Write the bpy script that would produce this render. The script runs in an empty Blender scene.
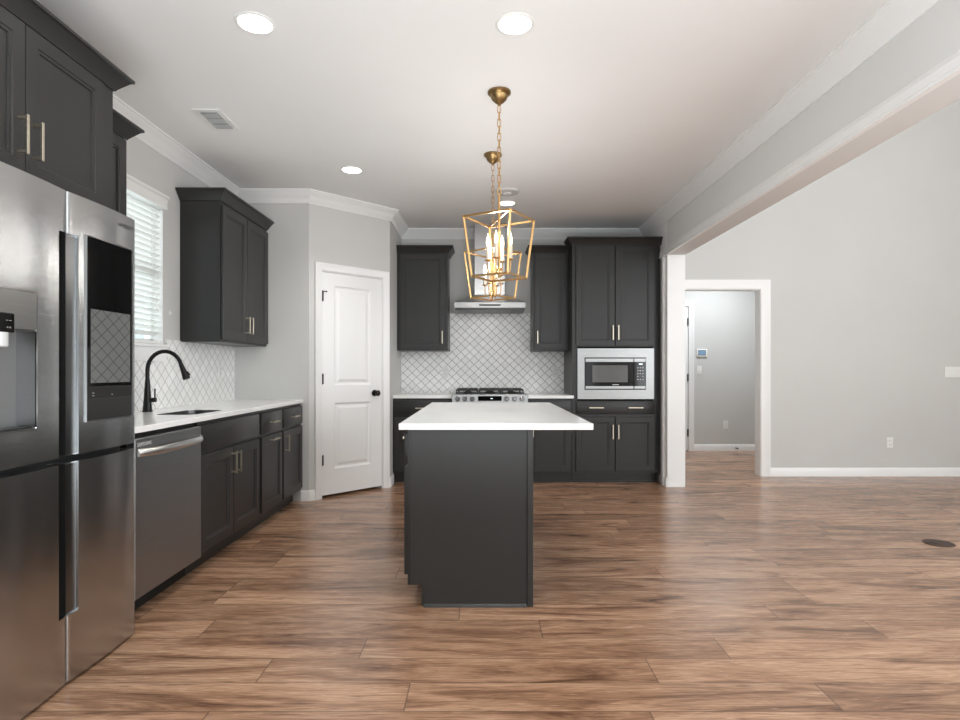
import bpy, bmesh, math, random
from mathutils import Vector, Matrix
random.seed(7)
PI = math.pi
sc = bpy.context.scene
col = sc.collection

# ------------------------------------------------------------------ camera
H_CAM = 1.164
cd = bpy.data.cameras.new('camera')
cam = bpy.data.objects.new('camera', cd)
col.objects.link(cam)
cam.location = (0, 0, H_CAM)
cam.rotation_euler = (PI/2, 0, 0)
cd.sensor_width = 36
cd.lens = 585/960*36
cd.shift_x = -3/960
cd.shift_y = 9.7/960
cd.clip_start = 0.05
cd.clip_end = 200
sc.camera = cam

# ------------------------------------------------------------------ world and light
w = bpy.data.worlds.new('world')
sc.world = w
w.use_nodes = True
bgn = w.node_tree.nodes['Background']
bgn.inputs[0].default_value = (0.86, 0.95, 1.0, 1)
bgn.inputs[1].default_value = 0.95


def area(name, loc, rot, sx, sy, watts, color=(1, 1, 1)):
    l = bpy.data.lights.new(name, 'AREA')
    l.shape = 'RECTANGLE'
    l.size = sx
    l.size_y = sy
    l.energy = watts
    l.color = color
    o = bpy.data.objects.new(name, l)
    o.location = loc
    o.rotation_euler = rot
    col.objects.link(o)
    return o


# daylight entering by the windows of the great room, behind and to the right of the camera
area('rear_daylight_door', (1.25, -4.0, 1.25), (PI/2, 0, 0), 3.6, 2.1, 27, (0.95, 0.98, 1))
area('rear_daylight_great', (5.0, -4.0, 1.9), (PI/2, 0, 0), 1.6, 2.6, 66, (0.95, 0.98, 1))
area('side_daylight', (6.28, 1.4, 1.7), (PI/2, 0, PI/2), 3.0, 2.4, 125, (0.95, 0.98, 1))
area('sink_window_daylight', (-2.32, 3.7, 1.81), (PI/2, 0, -PI/2), 0.66, 0.9, 4, (0.95, 0.985, 1))
area('hall_lamp_light', (3.2, 7.5, 2.66), (0, 0, 0), 0.5, 0.5, 26, (0.90, 0.96, 1))
# added unseen uplights that brighten the kitchen and great-room ceilings
area('ceiling_fill', (-0.1, -0.95, 0.45), (PI, 0, 0), 2.6, 1.6, 180, (0.86, 0.95, 1))
area('ceiling_fill_great', (4.2, -1.2, 0.55), (PI, 0, 0), 2.6, 2.6, 190, (0.88, 0.96, 1))

vs = sc.view_settings
vs.view_transform = 'Standard'
vs.look = 'None'
vs.exposure = 0.28
vs.gamma = 1.0
vs.use_curve_mapping = False
sc.cycles.use_denoising = True
sc.cycles.max_bounces = 10
sc.cycles.diffuse_bounces = 6
sc.cycles.glossy_bounces = 5
sc.cycles.sample_clamp_indirect = 6
sc.cycles.caustics_reflective = False
sc.cycles.caustics_refractive = False


# ------------------------------------------------------------------ materials
def new_mat(name, color=(0.8, 0.8, 0.8), rough=0.5, metal=0.0, spec=0.5, coat=0.0):
    m = bpy.data.materials.new(name)
    m.use_nodes = True
    b = m.node_tree.nodes['Principled BSDF']
    b.inputs['Base Color'].default_value = (*color, 1)
    b.inputs['Roughness'].default_value = rough
    b.inputs['Metallic'].default_value = metal
    b.inputs['Specular IOR Level'].default_value = spec
    b.inputs['Coat Weight'].default_value = coat
    return m


class NT:
    def __init__(s, m):
        s.m = m
        s.t = m.node_tree
        s.b = s.t.nodes['Principled BSDF']

    def n(s, kind, **kw):
        x = s.t.nodes.new(kind)
        for k, v in kw.items():
            setattr(x, k, v)
        return x

    def l(s, a, b):
        s.t.links.new(a, b)

    def math(s, op, a, b=None, c=None):
        x = s.n('ShaderNodeMath', operation=op)
        for i, v in enumerate((a, b, c)):
            if v is None:
                continue
            if isinstance(v, (int, float)):
                x.inputs[i].default_value = v
            else:
                s.l(v, x.inputs[i])
        return x.outputs[0]

    def noise(s, vec, scale, detail=3, rough=0.5, dist=0.0):
        x = s.n('ShaderNodeTexNoise')
        x.inputs['Scale'].default_value = scale
        x.inputs['Detail'].default_value = detail
        x.inputs['Roughness'].default_value = rough
        x.inputs['Distortion'].default_value = dist
        s.l(vec, x.inputs['Vector'])
        return x.outputs['Fac']

    def mapping(s, vec, scale=(1, 1, 1), loc=(0, 0, 0)):
        x = s.n('ShaderNodeMapping')
        x.inputs['Scale'].default_value = scale
        x.inputs['Location'].default_value = loc
        s.l(vec, x.inputs['Vector'])
        return x.outputs[0]

    def ramp(s, fac, stops):
        x = s.n('ShaderNodeValToRGB')
        e = x.color_ramp.elements
        while len(e) < len(stops):
            e.new(0.5)
        for i, (p, c) in enumerate(stops):
            e[i].position = p
            e[i].color = (*c, 1)
        s.l(fac, x.inputs[0])
        return x.outputs[0]

    def mixc(s, fac, a, b, mode='MIX'):
        x = s.n('ShaderNodeMix', data_type='RGBA', blend_type=mode)
        for sock, v in ((x.inputs[0], fac), (x.inputs[6], a), (x.inputs[7], b)):
            if isinstance(v, (int, float)):
                sock.default_value = v
            elif isinstance(v, tuple):
                sock.default_value = (*v, 1)
            else:
                s.l(v, sock)
        return x.outputs[2]

    def bump(s, height, strength, dist=0.002):
        x = s.n('ShaderNodeBump')
        x.inputs['Strength'].default_value = strength
        x.inputs['Distance'].default_value = dist
        s.l(height, x.inputs['Height'])
        s.l(x.outputs[0], s.b.inputs['Normal'])

    def obj_vec(s):
        return s.n('ShaderNodeTexCoord').outputs['Object']

    def world_vec(s):
        return s.n('ShaderNodeNewGeometry').outputs['Position']


def paint(name, c, rough, amp=0.03, bump=0.05, scale=60, spec=0.5):
    m = new_mat(name, c, rough, spec=spec)
    t = NT(m)
    v = t.world_vec()
    n1 = t.noise(v, 1.3, 3)
    d = tuple(x*(1-amp) for x in c)
    u = tuple(min(1, x*(1+amp)) for x in c)
    t.l(t.ramp(n1, [(0.35, d), (0.65, u)]), t.b.inputs['Base Color'])
    t.bump(t.noise(v, scale*6, 2), bump, 0.001)
    return m


M = {}
M['wall'] = paint('wall_paint', (0.575, 0.57, 0.555), 0.62, 0.015)
M['ceiling'] = paint('ceiling_paint', (0.84, 0.84, 0.835), 0.75, 0.012)
M['beam'] = paint('light_beam_paint', (0.69, 0.69, 0.68), 0.6, 0.01)
M['trim'] = paint('white_trim_paint', (0.83, 0.83, 0.825), 0.32, 0.008, 0.02)
M['cab'] = paint('charcoal_cabinet_paint', (0.025, 0.0245, 0.024), 0.33, 0.05, 0.05, 30, spec=0.36)
M['plastic'] = paint('white_plastic', (0.80, 0.80, 0.78), 0.35, 0.01, 0.0)
M['black'] = new_mat('black_metal', (0.012, 0.012, 0.012), 0.35, 0.6)
M['void'] = new_mat('black_plastic', (0.006, 0.006, 0.006), 0.6)
M['iron'] = new_mat('cast_iron', (0.02, 0.02, 0.02), 0.5)
M['glassblack'] = new_mat('black_glass', (0.005, 0.005, 0.005), 0.06, 0, 0.3)
M['darkpanel'] = new_mat('dark_grey_panel', (0.018, 0.018, 0.018), 0.3)
M['chrome'] = new_mat('chrome', (0.75, 0.75, 0.74), 0.12, 1)
M['clear'] = new_mat('frosted_plastic', (0.55, 0.56, 0.56), 0.2)
M['greyside'] = new_mat('grey_appliance_side', (0.17, 0.17, 0.17), 0.45, 0.2)
M['silverink'] = new_mat('silver_ink', (0.6, 0.6, 0.6), 0.4)
M['darkink'] = new_mat('dark_ink', (0.03, 0.03, 0.03), 0.4)
M['floorbrass'] = new_mat('dark_bronze', (0.055, 0.03, 0.02), 0.5, 0.3)
M['vinyl'] = paint('white_vinyl', (0.8, 0.82, 0.82), 0.4, 0.01, 0)


def metal(name, c, rough, sx, sz, strength, wav=0.0):
    m = new_mat(name, c, rough, 1.0)
    t = NT(m)
    v = t.obj_vec()
    f = t.noise(t.mapping(v, (sx, sx, sz)), 1.0, 3, 0.6)
    t.l(t.ramp(f, [(0.3, tuple(x*0.9 for x in c)), (0.7, tuple(min(1, x*1.07) for x in c))]), t.b.inputs['Base Color'])
    h = f
    if wav:
        wv = t.noise(t.mapping(v, (3.5, 3.5, 0.55)), 1.0, 1, 0.4)
        h = t.math('ADD', t.math('MULTIPLY', f, 0.004), t.math('MULTIPLY', wv, wav))
    t.bump(h, strength, 0.05 if wav else 0.0006)
    return m


M['steel'] = metal('brushed_stainless_steel', (0.54, 0.555, 0.565), 0.25, 4, 900, 0.8, 1.0)
M['steel2'] = metal('brushed_light_steel', (0.29, 0.29, 0.288), 0.30, 6, 700, 0.15)
M['dwsteel'] = metal('brushed_dark_steel', (0.34, 0.347, 0.352), 0.36, 4, 900, 0.5, 0.3)
M['sinksteel'] = metal('dark_sink_steel', (0.20, 0.20, 0.20), 0.28, 6, 400, 0.1)
M['handlesteel'] = metal('polished_handle_steel', (0.82, 0.82, 0.81), 0.28, 6, 60, 0.05)
M['nickel'] = metal('champagne_nickel', (0.56, 0.50, 0.40), 0.32, 20, 200, 0.1)
M['gold'] = metal('antique_gold', (0.55, 0.335, 0.14), 0.36, 30, 90, 0.3)
M['bronze'] = metal('aged_brass', (0.30, 0.20, 0.09), 0.34, 30, 90, 0.3)


def quartz():
    m = new_mat('white_quartz', (0.85, 0.85, 0.84), 0.16)
    t = NT(m)
    v = t.world_vec()
    a = t.noise(v, 2.2, 5, 0.6, 0.6)
    t.l(t.ramp(a, [(0.35, (0.83, 0.83, 0.82)), (0.6, (0.87, 0.87, 0.86))]), t.b.inputs['Base Color'])
    return m


M['quartz'] = quartz()


def tile(name, axis, grout):
    m = new_mat(name, (0.8, 0.8, 0.78), 0.18)
    t = NT(m)
    sp = t.n('ShaderNodeSeparateXYZ')
    t.l(t.world_vec(), sp.inputs[0])
    x = t.math('DIVIDE', sp.outputs[axis], 0.100)
    z = t.math('DIVIDE', sp.outputs[2], 0.094)
    # gentle ogee: bend the diamond edges
    bend = t.math('MULTIPLY', t.math('SINE', t.math('MULTIPLY', z, 4*PI)), 0.035)
    xb = t.math('ADD', x, bend)
    u = t.math('ADD', xb, z)
    v = t.math('SUBTRACT', xb, z)
    du = t.math('ABSOLUTE', t.math('SUBTRACT', t.math('FRACT', u), 0.5))
    dv = t.math('ABSOLUTE', t.math('SUBTRACT', t.math('FRACT', v), 0.5))
    d = t.math('SUBTRACT', 0.5, t.math('MAXIMUM', du, dv))     # 0 at grout
    mr = t.n('ShaderNodeMapRange', interpolation_type='SMOOTHSTEP')
    mr.inputs[1].default_value = 0.022
    mr.inputs[2].default_value = 0.046
    t.l(d, mr.inputs[0])
    cmb = t.n('ShaderNodeCombineXYZ')
    t.l(t.math('FLOOR', u), cmb.inputs[0])
    t.l(t.math('FLOOR', v), cmb.inputs[1])
    wn = t.n('ShaderNodeTexWhiteNoise', noise_dimensions='3D')
    t.l(cmb.outputs[0], wn.inputs['Vector'])
    tc = t.ramp(wn.outputs['Value'], [(0, (0.83, 0.83, 0.82)), (1, (0.90, 0.90, 0.89))])
    t.l(t.mixc(mr.outputs[0], grout, tc), t.b.inputs['Base Color'])
    t.l(t.math('SUBTRACT', 0.75, t.math('MULTIPLY', mr.outputs[0], 0.57)), t.b.inputs['Roughness'])
    mr2 = t.n('ShaderNodeMapRange', interpolation_type='SMOOTHSTEP')
    mr2.inputs[1].default_value = 0.01
    mr2.inputs[2].default_value = 0.09
    t.l(d, mr2.inputs[0])
    hh = t.math('ADD', mr2.outputs[0], t.math('MULTIPLY', wn.outputs['Value'], 0.1))
    t.bump(hh, 0.35, 0.003)
    return m


M['tile_x'] = tile('white_diamond_tile_back', 0, (0.26, 0.255, 0.25))
M['tile_y'] = tile('white_diamond_tile_side', 1, (0.40, 0.395, 0.385))


def wood_floor():
    m = new_mat('walnut_plank_floor', (0.3, 0.17, 0.1), 0.3)
    t = NT(m)
    sp = t.n('ShaderNodeSeparateXYZ')
    t.l(t.world_vec(), sp.inputs[0])
    PW, PL = 0.182, 1.5
    yy = t.math('DIVIDE', t.math('ADD', sp.outputs[1], 20.03), PW)
    row = t.math('FLOOR', yy)
    wr = t.n('ShaderNodeTexWhiteNoise', noise_dimensions='1D')
    t.l(row, wr.inputs['W'])
    xx = t.math('ADD', t.math('DIVIDE', sp.outputs[0], PL), t.math('MULTIPLY', wr.outputs['Value'], 7.3))
    colm = t.math('FLOOR', xx)
    c = t.n('ShaderNodeCombineXYZ')
    t.l(row, c.inputs[0])
    t.l(colm, c.inputs[1])
    wn = t.n('ShaderNodeTexWhiteNoise', noise_dimensions='3D')
    t.l(c.outputs[0], wn.inputs['Vector'])
    rnd = wn.outputs['Value']
    # grain coordinates, shifted for every plank
    g = t.n('ShaderNodeCombineXYZ')
    t.l(t.math('ADD', t.math('MULTIPLY', sp.outputs[0], 0.9), t.math('MULTIPLY', rnd, 37.0)), g.inputs[0])
    t.l(t.math('ADD', t.math('MULTIPLY', sp.outputs[1], 11.0), t.math('MULTIPLY', rnd, 13.0)), g.inputs[1])
    big = t.noise(t.mapping(g.outputs[0], (0.8, 0.42, 1)), 1.6, 5, 0.6, 1.8)
    fine = t.noise(t.mapping(g.outputs[0], (3, 5, 1)), 3.5, 5, 0.6, 0.8)
    g2 = t.mapping(g.outputs[0], (0.9, 1.3, 1))
    streak = t.noise(g2, 2.6, 3, 0.6, 2.6)
    base = t.ramp(big, [(0.30, (0.125, 0.060, 0.034)), (0.41, (0.28, 0.152, 0.090)), (0.53, (0.42, 0.246, 0.152)), (0.70, (0.54, 0.345, 0.225))])
    k = t.ramp(fine, [(0.32, (0.45, 0.41, 0.38)), (0.6, (1.1, 1.1, 1.1))])
    base = t.mixc(0.75, base, k, 'MULTIPLY')
    st = t.ramp(streak, [(0.56, (1, 1, 1)), (0.7, (0.45, 0.40, 0.37))])
    base = t.mixc(0.8, base, st, 'MULTIPLY')
    tone = t.ramp(rnd, [(0, (0.78, 0.76, 0.75)), (1, (1.15, 1.15, 1.15))])
    base = t.mixc(1.0, base, tone, 'MULTIPLY')
    fy = t.math('ABSOLUTE', t.math('SUBTRACT', t.math('FRACT', yy), 0.5))
    fx = t.math('ABSOLUTE', t.math('SUBTRACT', t.math('FRACT', xx), 0.5))
    sy = t.math('GREATER_THAN', fy, 0.5-0.0025/PW)
    sx = t.math('GREATER_THAN', fx, 0.5-0.0025/PL)
    seam = t.math('MAXIMUM', sy, sx)
    base = t.mixc(t.math('MULTIPLY', seam, 0.6), base, (0.06, 0.035, 0.025))
    t.l(base, t.b.inputs['Base Color'])
    t.l(t.math('ADD', 0.17, t.math('MULTIPLY', fine, 0.16)), t.b.inputs['Roughness'])
    t.bump(t.math('SUBTRACT', t.math('MULTIPLY', fine, 0.4), seam), 0.12, 0.0015)
    return m


M['floor'] = wood_floor()


def emit(name, c, s):
    m = new_mat(name, c, 0.4)
    b = m.node_tree.nodes['Principled BSDF']
    b.inputs['Emission Color'].default_value = (*c, 1)
    b.inputs['Emission Strength'].default_value = s
    return m


M['lamp'] = emit('lamp_diffuser', (1.0, 0.985, 0.95), 6)
M['bulb'] = emit('candle_bulb_glow', (1.0, 0.80, 0.55), 3)
M['candle'] = new_mat('ivory_candle_sleeve', (0.62, 0.54, 0.43), 0.5)
M['screenblue'] = emit('thermostat_screen', (0.14, 0.24, 0.36), 0.35)
M['led'] = emit('display_digits', (0.75, 0.85, 0.9), 0.9)


def glass():
    m = bpy.data.materials.new('window_glass')
    m.use_nodes = True
    nt = m.node_tree
    nt.nodes.clear()
    o = nt.nodes.new('ShaderNodeOutputMaterial')
    mx = nt.nodes.new('ShaderNodeMixShader')
    a = nt.nodes.new('ShaderNodeBsdfTransparent')
    a.inputs[0].default_value = (0.93, 0.97, 0.97, 1)
    g = nt.nodes.new('ShaderNodeBsdfGlossy')
    g.inputs['Roughness'].default_value = 0.02
    mx.inputs[0].default_value = 0.05
    nt.links.new(a.outputs[0], mx.inputs[1])
    nt.links.new(g.outputs[0], mx.inputs[2])
    nt.links.new(mx.outputs[0], o.inputs[0])
    return m


M['glass'] = glass()


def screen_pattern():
    # dim grey diamond pattern, emissive, laid over part of the fridge screen
    m = new_mat('screen_diamond_pattern', (0.02, 0.02, 0.02), 0.08)
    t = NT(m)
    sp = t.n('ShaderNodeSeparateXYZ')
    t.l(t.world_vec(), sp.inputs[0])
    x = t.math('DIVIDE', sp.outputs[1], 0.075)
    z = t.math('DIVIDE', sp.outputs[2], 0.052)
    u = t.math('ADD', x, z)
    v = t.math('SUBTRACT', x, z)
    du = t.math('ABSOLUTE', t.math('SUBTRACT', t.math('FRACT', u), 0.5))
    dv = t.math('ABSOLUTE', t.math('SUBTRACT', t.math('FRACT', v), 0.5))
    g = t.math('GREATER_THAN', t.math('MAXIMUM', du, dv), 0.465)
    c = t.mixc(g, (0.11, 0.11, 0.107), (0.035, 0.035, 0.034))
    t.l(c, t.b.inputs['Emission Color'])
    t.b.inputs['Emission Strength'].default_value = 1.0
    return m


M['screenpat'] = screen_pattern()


# ------------------------------------------------------------------ geometry helpers
def BM():
    return bmesh.new()


def box(bm, x0, x1, y0, y1, z0, z1, bev=0.0, seg=1):
    if x0 > x1: x0, x1 = x1, x0
    if y0 > y1: y0, y1 = y1, y0
    if z0 > z1: z0, z1 = z1, z0
    vs_ = [bm.verts.new(p) for p in ((x0, y0, z0), (x1, y0, z0), (x1, y1, z0), (x0, y1, z0),
                                     (x0, y0, z1), (x1, y0, z1), (x1, y1, z1), (x0, y1, z1))]
    fs = [bm.faces.new([vs_[i] for i in f]) for f in
          ((3, 2, 1, 0), (4, 5, 6, 7), (0, 1, 5, 4), (1, 2, 6, 5), (2, 3, 7, 6), (3, 0, 4, 7))]
    if bev > 0:
        es = list({e for f in fs for e in f.edges})
        bmesh.ops.bevel(bm, geom=es, offset=bev, segments=seg, profile=0.5, affect='EDGES')
    return bm


def prism(bm, pts, a0, a1, axis='z'):
    """extrude a 2D polygon. axis z: pts=(x,y); axis y: pts=(x,z); axis x: pts=(y,z)"""
    def mk(p, a):
        if axis == 'z': return (p[0], p[1], a)
        if axis == 'y': return (p[0], a, p[1])
        return (a, p[0], p[1])
    lo = [bm.verts.new(mk(p, a0)) for p in pts]
    hi = [bm.verts.new(mk(p, a1)) for p in pts]
    n = len(pts)
    bm.faces.new(lo[::-1])
    bm.faces.new(hi)
    for i in range(n):
        bm.faces.new((lo[i], lo[(i+1) % n], hi[(i+1) % n], hi[i]))
    return bm


def lathe(bm, prof, seg=24, center=(0, 0, 0), axis='z', cap=True):
    """prof: list of (r, h) along the axis"""
    rings = []
    for r, h in prof:
        ring = []
        for i in range(seg):
            a = 2*PI*i/seg
            c, s = math.cos(a)*max(r, 1e-5), math.sin(a)*max(r, 1e-5)
            p = {'z': (c, s, h), 'y': (c, h, s), 'x': (h, c, s)}[axis]
            ring.append(bm.verts.new((p[0]+center[0], p[1]+center[1], p[2]+center[2])))
        rings.append(ring)
    for a, b in zip(rings, rings[1:]):
        for i in range(seg):
            bm.faces.new((a[i], a[(i+1) % seg], b[(i+1) % seg], b[i]))
    if cap:
        bm.faces.new(rings[0][::-1])
        bm.faces.new(rings[-1])
    return bm


def tube(bm, pts, r, seg=10, radii=None):
    pts = [Vector(p) for p in pts]
    n = len(pts)
    rings = []
    prev = None
    for i, p in enumerate(pts):
        t = (pts[min(i+1, n-1)]-pts[max(i-1, 0)]).normalized()
        if prev is None:
            up = Vector((0, 0, 1)) if abs(t.z) < 0.9 else Vector((1, 0, 0))
            a = t.cross(up).normalized()
        else:
            a = (prev-t*prev.dot(t)).normalized()
        prev = a
        b = t.cross(a)
        rr = radii[i] if radii else r
        rings.append([bm.verts.new(p+(a*math.cos(2*PI*k/seg)+b*math.sin(2*PI*k/seg))*rr) for k in range(seg)])
    for a, b in zip(rings, rings[1:]):
        for i in range(seg):
            bm.faces.new((a[i], a[(i+1) % seg], b[(i+1) % seg], b[i]))
    bm.faces.new(rings[0][::-1])
    bm.faces.new(rings[-1])
    return bm


def bar(bm, p, q, w=0.008):
    """square bar between two points"""
    p, q = Vector(p), Vector(q)
    t = (q-p).normalized()
    up = Vector((0, 0, 1)) if abs(t.z) < 0.9 else (Vector((p.x, p.y, 0)).normalized() if p.xy.length > 1e-3 else Vector((1, 0, 0)))
    a = t.cross(up).normalized()
    b = t.cross(a)
    h = w/2
    p = p-t*h
    q = q+t*h
    r0 = [bm.verts.new(p+a*i*h+b*j*h) for i, j in ((-1, -1), (1, -1), (1, 1), (-1, 1))]
    r1 = [bm.verts.new(q+a*i*h+b*j*h) for i, j in ((-1, -1), (1, -1), (1, 1), (-1, 1))]
    bm.faces.new(r0[::-1])
    bm.faces.new(r1)
    for i in range(4):
        bm.faces.new((r0[i], r0[(i+1) % 4], r1[(i+1) % 4], r1[i]))
    return bm


def sweep(bm, path, prof, zbase=0.0):
    """sweep closed profile (out, z) along an open plan path; 'out' goes to the left of travel"""
    n = len(path)
    P2 = [Vector(p) for p in path]
    rings = []
    for i, p in enumerate(P2):
        d0 = (P2[i]-P2[i-1]).normalized() if i > 0 else None
        d1 = (P2[i+1]-P2[i]).normalized() if i < n-1 else None
        if d0 is None: d0 = d1
        if d1 is None: d1 = d0
        n0 = Vector((-d0.y, d0.x))
        n1 = Vector((-d1.y, d1.x))
        m = (n0+n1)
        m = m/max(1e-6, (1+n0.dot(n1)))
        rings.append([bm.verts.new((p.x+m.x*o, p.y+m.y*o, zbase+z)) for o, z in prof])
    k = len(prof)
    for a, b in zip(rings, rings[1:]):
        for i in range(k):
            bm.faces.new((a[i], a[(i+1) % k], b[(i+1) % k], b[i]))
    bm.faces.new(rings[0][::-1])
    bm.faces.new(rings[-1])
    return bm


def P(name, bm, mat, parent=None, smooth=True, angle=32):
    bmesh.ops.recalc_face_normals(bm, faces=bm.faces[:])
    me = bpy.data.meshes.new(name)
    bm.to_mesh(me)
    bm.free()
    if smooth:
        for p in me.polygons:
            p.use_smooth = True
        me.set_sharp_from_angle(angle=math.radians(angle))
    me.materials.append(M[mat] if isinstance(mat, str) else mat)
    o = bpy.data.objects.new(name, me)
    col.objects.link(o)
    if parent:
        o.parent = parent
    return o


def tag(o, label, cat, group=None):
    o['label'] = label
    o['category'] = cat
    if group:
        o['group'] = group
    return o


def thing(name, label, cat, loc=(0, 0, 0), rot=0, group=None):
    o = bpy.data.objects.new(name, None)
    o.empty_display_size = 0.1
    col.objects.link(o)
    o.location = loc
    o.rotation_euler = (0, 0, rot)
    return tag(o, label, cat, group)


def S(name, bm, mat, parent=None):
    o = P(name, bm, mat, parent)
    if parent is None:
        o['kind'] = 'structure'
    return o


def cut(o, bm):
    """boolean difference, applied; the cutter is thrown away"""
    bmesh.ops.recalc_face_normals(bm, faces=bm.faces[:])
    me = bpy.data.meshes.new('cutter')
    bm.to_mesh(me)
    bm.free()
    c = bpy.data.objects.new('cutter', me)
    col.objects.link(c)
    c.parent = o.parent
    bpy.context.view_layer.update()
    md = o.modifiers.new('cut', 'BOOLEAN')
    md.object = c
    md.solver = 'EXACT'
    bpy.context.view_layer.update()
    dg = bpy.context.evaluated_depsgraph_get()
    new = bpy.data.meshes.new_from_object(o.evaluated_get(dg))
    o.modifiers.clear()
    o.data = new
    for p in new.polygons:
        p.use_smooth = True
    new.set_sharp_from_angle(angle=math.radians(32))
    bpy.data.objects.remove(c)
    bpy.context.view_layer.update()


def text(name, s, size, parent, loc, rot, mat, ext=0.0004):
    c = bpy.data.curves.new(name, 'FONT')
    c.body = s
    c.size = size
    c.extrude = ext
    c.align_x = 'CENTER'
    c.align_y = 'CENTER'
    c.materials.append(M[mat])
    tmp = bpy.data.objects.new('tmp', c)
    me = bpy.data.meshes.new_from_object(tmp)
    bpy.data.objects.remove(tmp)
    o = bpy.data.objects.new(name, me)
    col.objects.link(o)
    o.parent = parent
    o.location = loc
    o.rotation_euler = rot
    return o


# ------------------------------------------------------------------ the room
CEIL = 2.743
XL = -2.21
YB = 6.61
YP = 5.188                # wall that closes the sink run
A = Vector((-1.543, YP))  # start of the diagonal wall
B = Vector((-0.925, 5.806))
XR = 1.829                # kitchen side of the stub wall and beam
XG = 2.005                # great-room side
YG = 6.39                 # great-room end wall
XE = 6.3
YN = -4.1

S('floor', box(BM(), -2.45, XE+0.2, YN-0.2, 8.6, -0.08, 0.0), 'floor')
S('ceiling', box(BM(), -2.4, XR+0.02, YN, YB+0.1, CEIL, CEIL+0.1), 'ceiling')
S('ceiling', box(BM(), XG-0.1, XE+0.1, YN, YG+0.1, 4.45, 4.55), 'ceiling')
S('ceiling', box(BM(), 1.5, 4.4, YG+0.12, 8.5, CEIL, CEIL+0.1), 'ceiling')

WY0, WY1, WZ0, WZ1 = 3.36, 4.04, 1.335, 2.28   # sink window opening
bm = BM()
box(bm, XL-0.14, XL, YN, WY0, 0, CEIL)
box(bm, XL-0.14, XL, WY1, YB+0.12, 0, CEIL)
box(bm, XL-0.14, XL, WY0, WY1, 0, WZ0)
box(bm, XL-0.14, XL, WY0, WY1, WZ1, CEIL)
S('wall_left', bm, 'wall')
S('wall_pantry', prism(BM(), [(XL, YP), (A.x, A.y), (A.x+0.03, A.y+0.10), (A.x-0.05, A.y+0.12), (XL, YP+0.12)], 0, CEIL), 'wall')

# diagonal wall, in its own frame: local x along the wall, -y towards the kitchen
DL = (B-A).length
DROT = PI/4
def diag_root(name):
    o = bpy.data.objects.new(name, None)
    col.objects.link(o)
    o.location = (A.x, A.y, 0)
    o.rotation_euler = (0, 0, DROT)
    return o
D0, D1, DZ = 0.120, 0.790, 2.062      # rough opening, in metres along the wall
bm = BM()
box(bm, 0, D0, 0, 0.11, 0, CEIL)
box(bm, D1, DL, 0, 0.11, 0, CEIL)
box(bm, D0, D1, 0, 0.11, DZ, CEIL)
o = S('wall_diagonal', bm, 'wall')
o.location = (A.x, A.y, 0)
o.rotation_euler = (0, 0, DROT)
S('wall_return', prism(BM(), [(B.x, B.y), (B.x, YB), (B.x-0.1, YB), (B.x-0.1, B.y+0.06)], 0, CEIL), 'wall')
S('wall_back', box(BM(), XL, XG, YB, YB+0.12, 0, CEIL), 'wall')
# stub wall beside the tall cabinet (painted trim white towards the camera) and the dropped beam above
S('wall_stub', box(BM(), XR, XG, 5.80, YB+0.12, 0, CEIL), 'trim')
S('trim_beam', box(BM(), XR, XG, YN, 5.80, 2.303, CEIL), 'beam')
S('wall_gable', box(BM(), XG-0.12, XG, YN, YG, CEIL, 4.45), 'wall')
# great-room end wall with the cased opening
OX0, OX1, OZ = 2.12, 3.027, 2.04
bm = BM()
box(bm, XG, OX0, YG, YG+0.115, 0, 4.45)
box(bm, OX1, XE+0.1, YG, YG+0.115, 0, 4.45)
box(bm, OX0, OX1, YG, YG+0.115, OZ, 4.45)
S('wall_great_room', bm, 'wall')
# right and rear walls with big windows (behind and beside the camera)
bm = BM()
box(bm, XE, XE+0.12, YN, -0.1, 0, 4.45)
box(bm, XE, XE+0.12, 2.9, YG, 0, 4.45)
box(bm, XE, XE+0.12, -0.1, 2.9, 0, 0.5)
box(bm, XE, XE+0.12, -0.1, 2.9, 2.9, 4.45)
S('wall_right', bm, 'wall')
bm = BM()
box(bm, XL, -0.55, YN-0.12, YN, 0, 4.45)
box(bm, 3.05, 4.2, YN-0.12, YN, 0, 4.45)
box(bm, 5.8, XE, YN-0.12, YN, 0, 4.45)
box(bm, -0.55, 3.05, YN-0.12, YN, 2.3, 4.45)
box(bm, -0.55, 3.05, YN-0.12, YN, 0, 0.2)
box(bm, 4.2, 5.8, YN-0.12, YN, 3.2, 4.45)
box(bm, 4.2, 5.8, YN-0.12, YN, 0, 0.6)
S('wall_rear', bm, 'wall')
# hall behind the opening
HY = 8.39
HD0, HD1, HDZ = 2.10, 2.945, 2.07
bm = BM()
box(bm, HD1, 4.4, HY, HY+0.1, 0, CEIL)
box(bm, 1.5, HD0, HY, HY+0.1, 0, CEIL)
box(bm, HD0, HD1, HY, HY+0.1, HDZ, CEIL)
S('wall_hall_back', bm, 'wall')
S('wall_hall_left', box(BM(), 1.5, 1.6, YB+0.12, HY, 0, CEIL), 'wall')
S('wall_hall_right', box(BM(), 4.3, 4.4, YG+0.115, HY, 0, CEIL), 'wall')

# crown moulding round the kitchen ceiling (interior on the right of travel -> reversed path)
CR = [(0, -0.104), (0.010, -0.104), (0.014, -0.094), (0.026, -0.082), (0.040, -0.060), (0.062, -0.036), (0.078, -0.024), (0.084, -0.014), (0.094, -0.012), (0.094, -0.0005), (0, -0.0005)]
path = [(XR, YN), (XR, YB), (B.x, YB), (B.x, B.y), (A.x, A.y), (XL, YP), (XL, YN)]
S('trim_1', sweep(BM(), path, CR, CEIL), 'trim')
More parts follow.
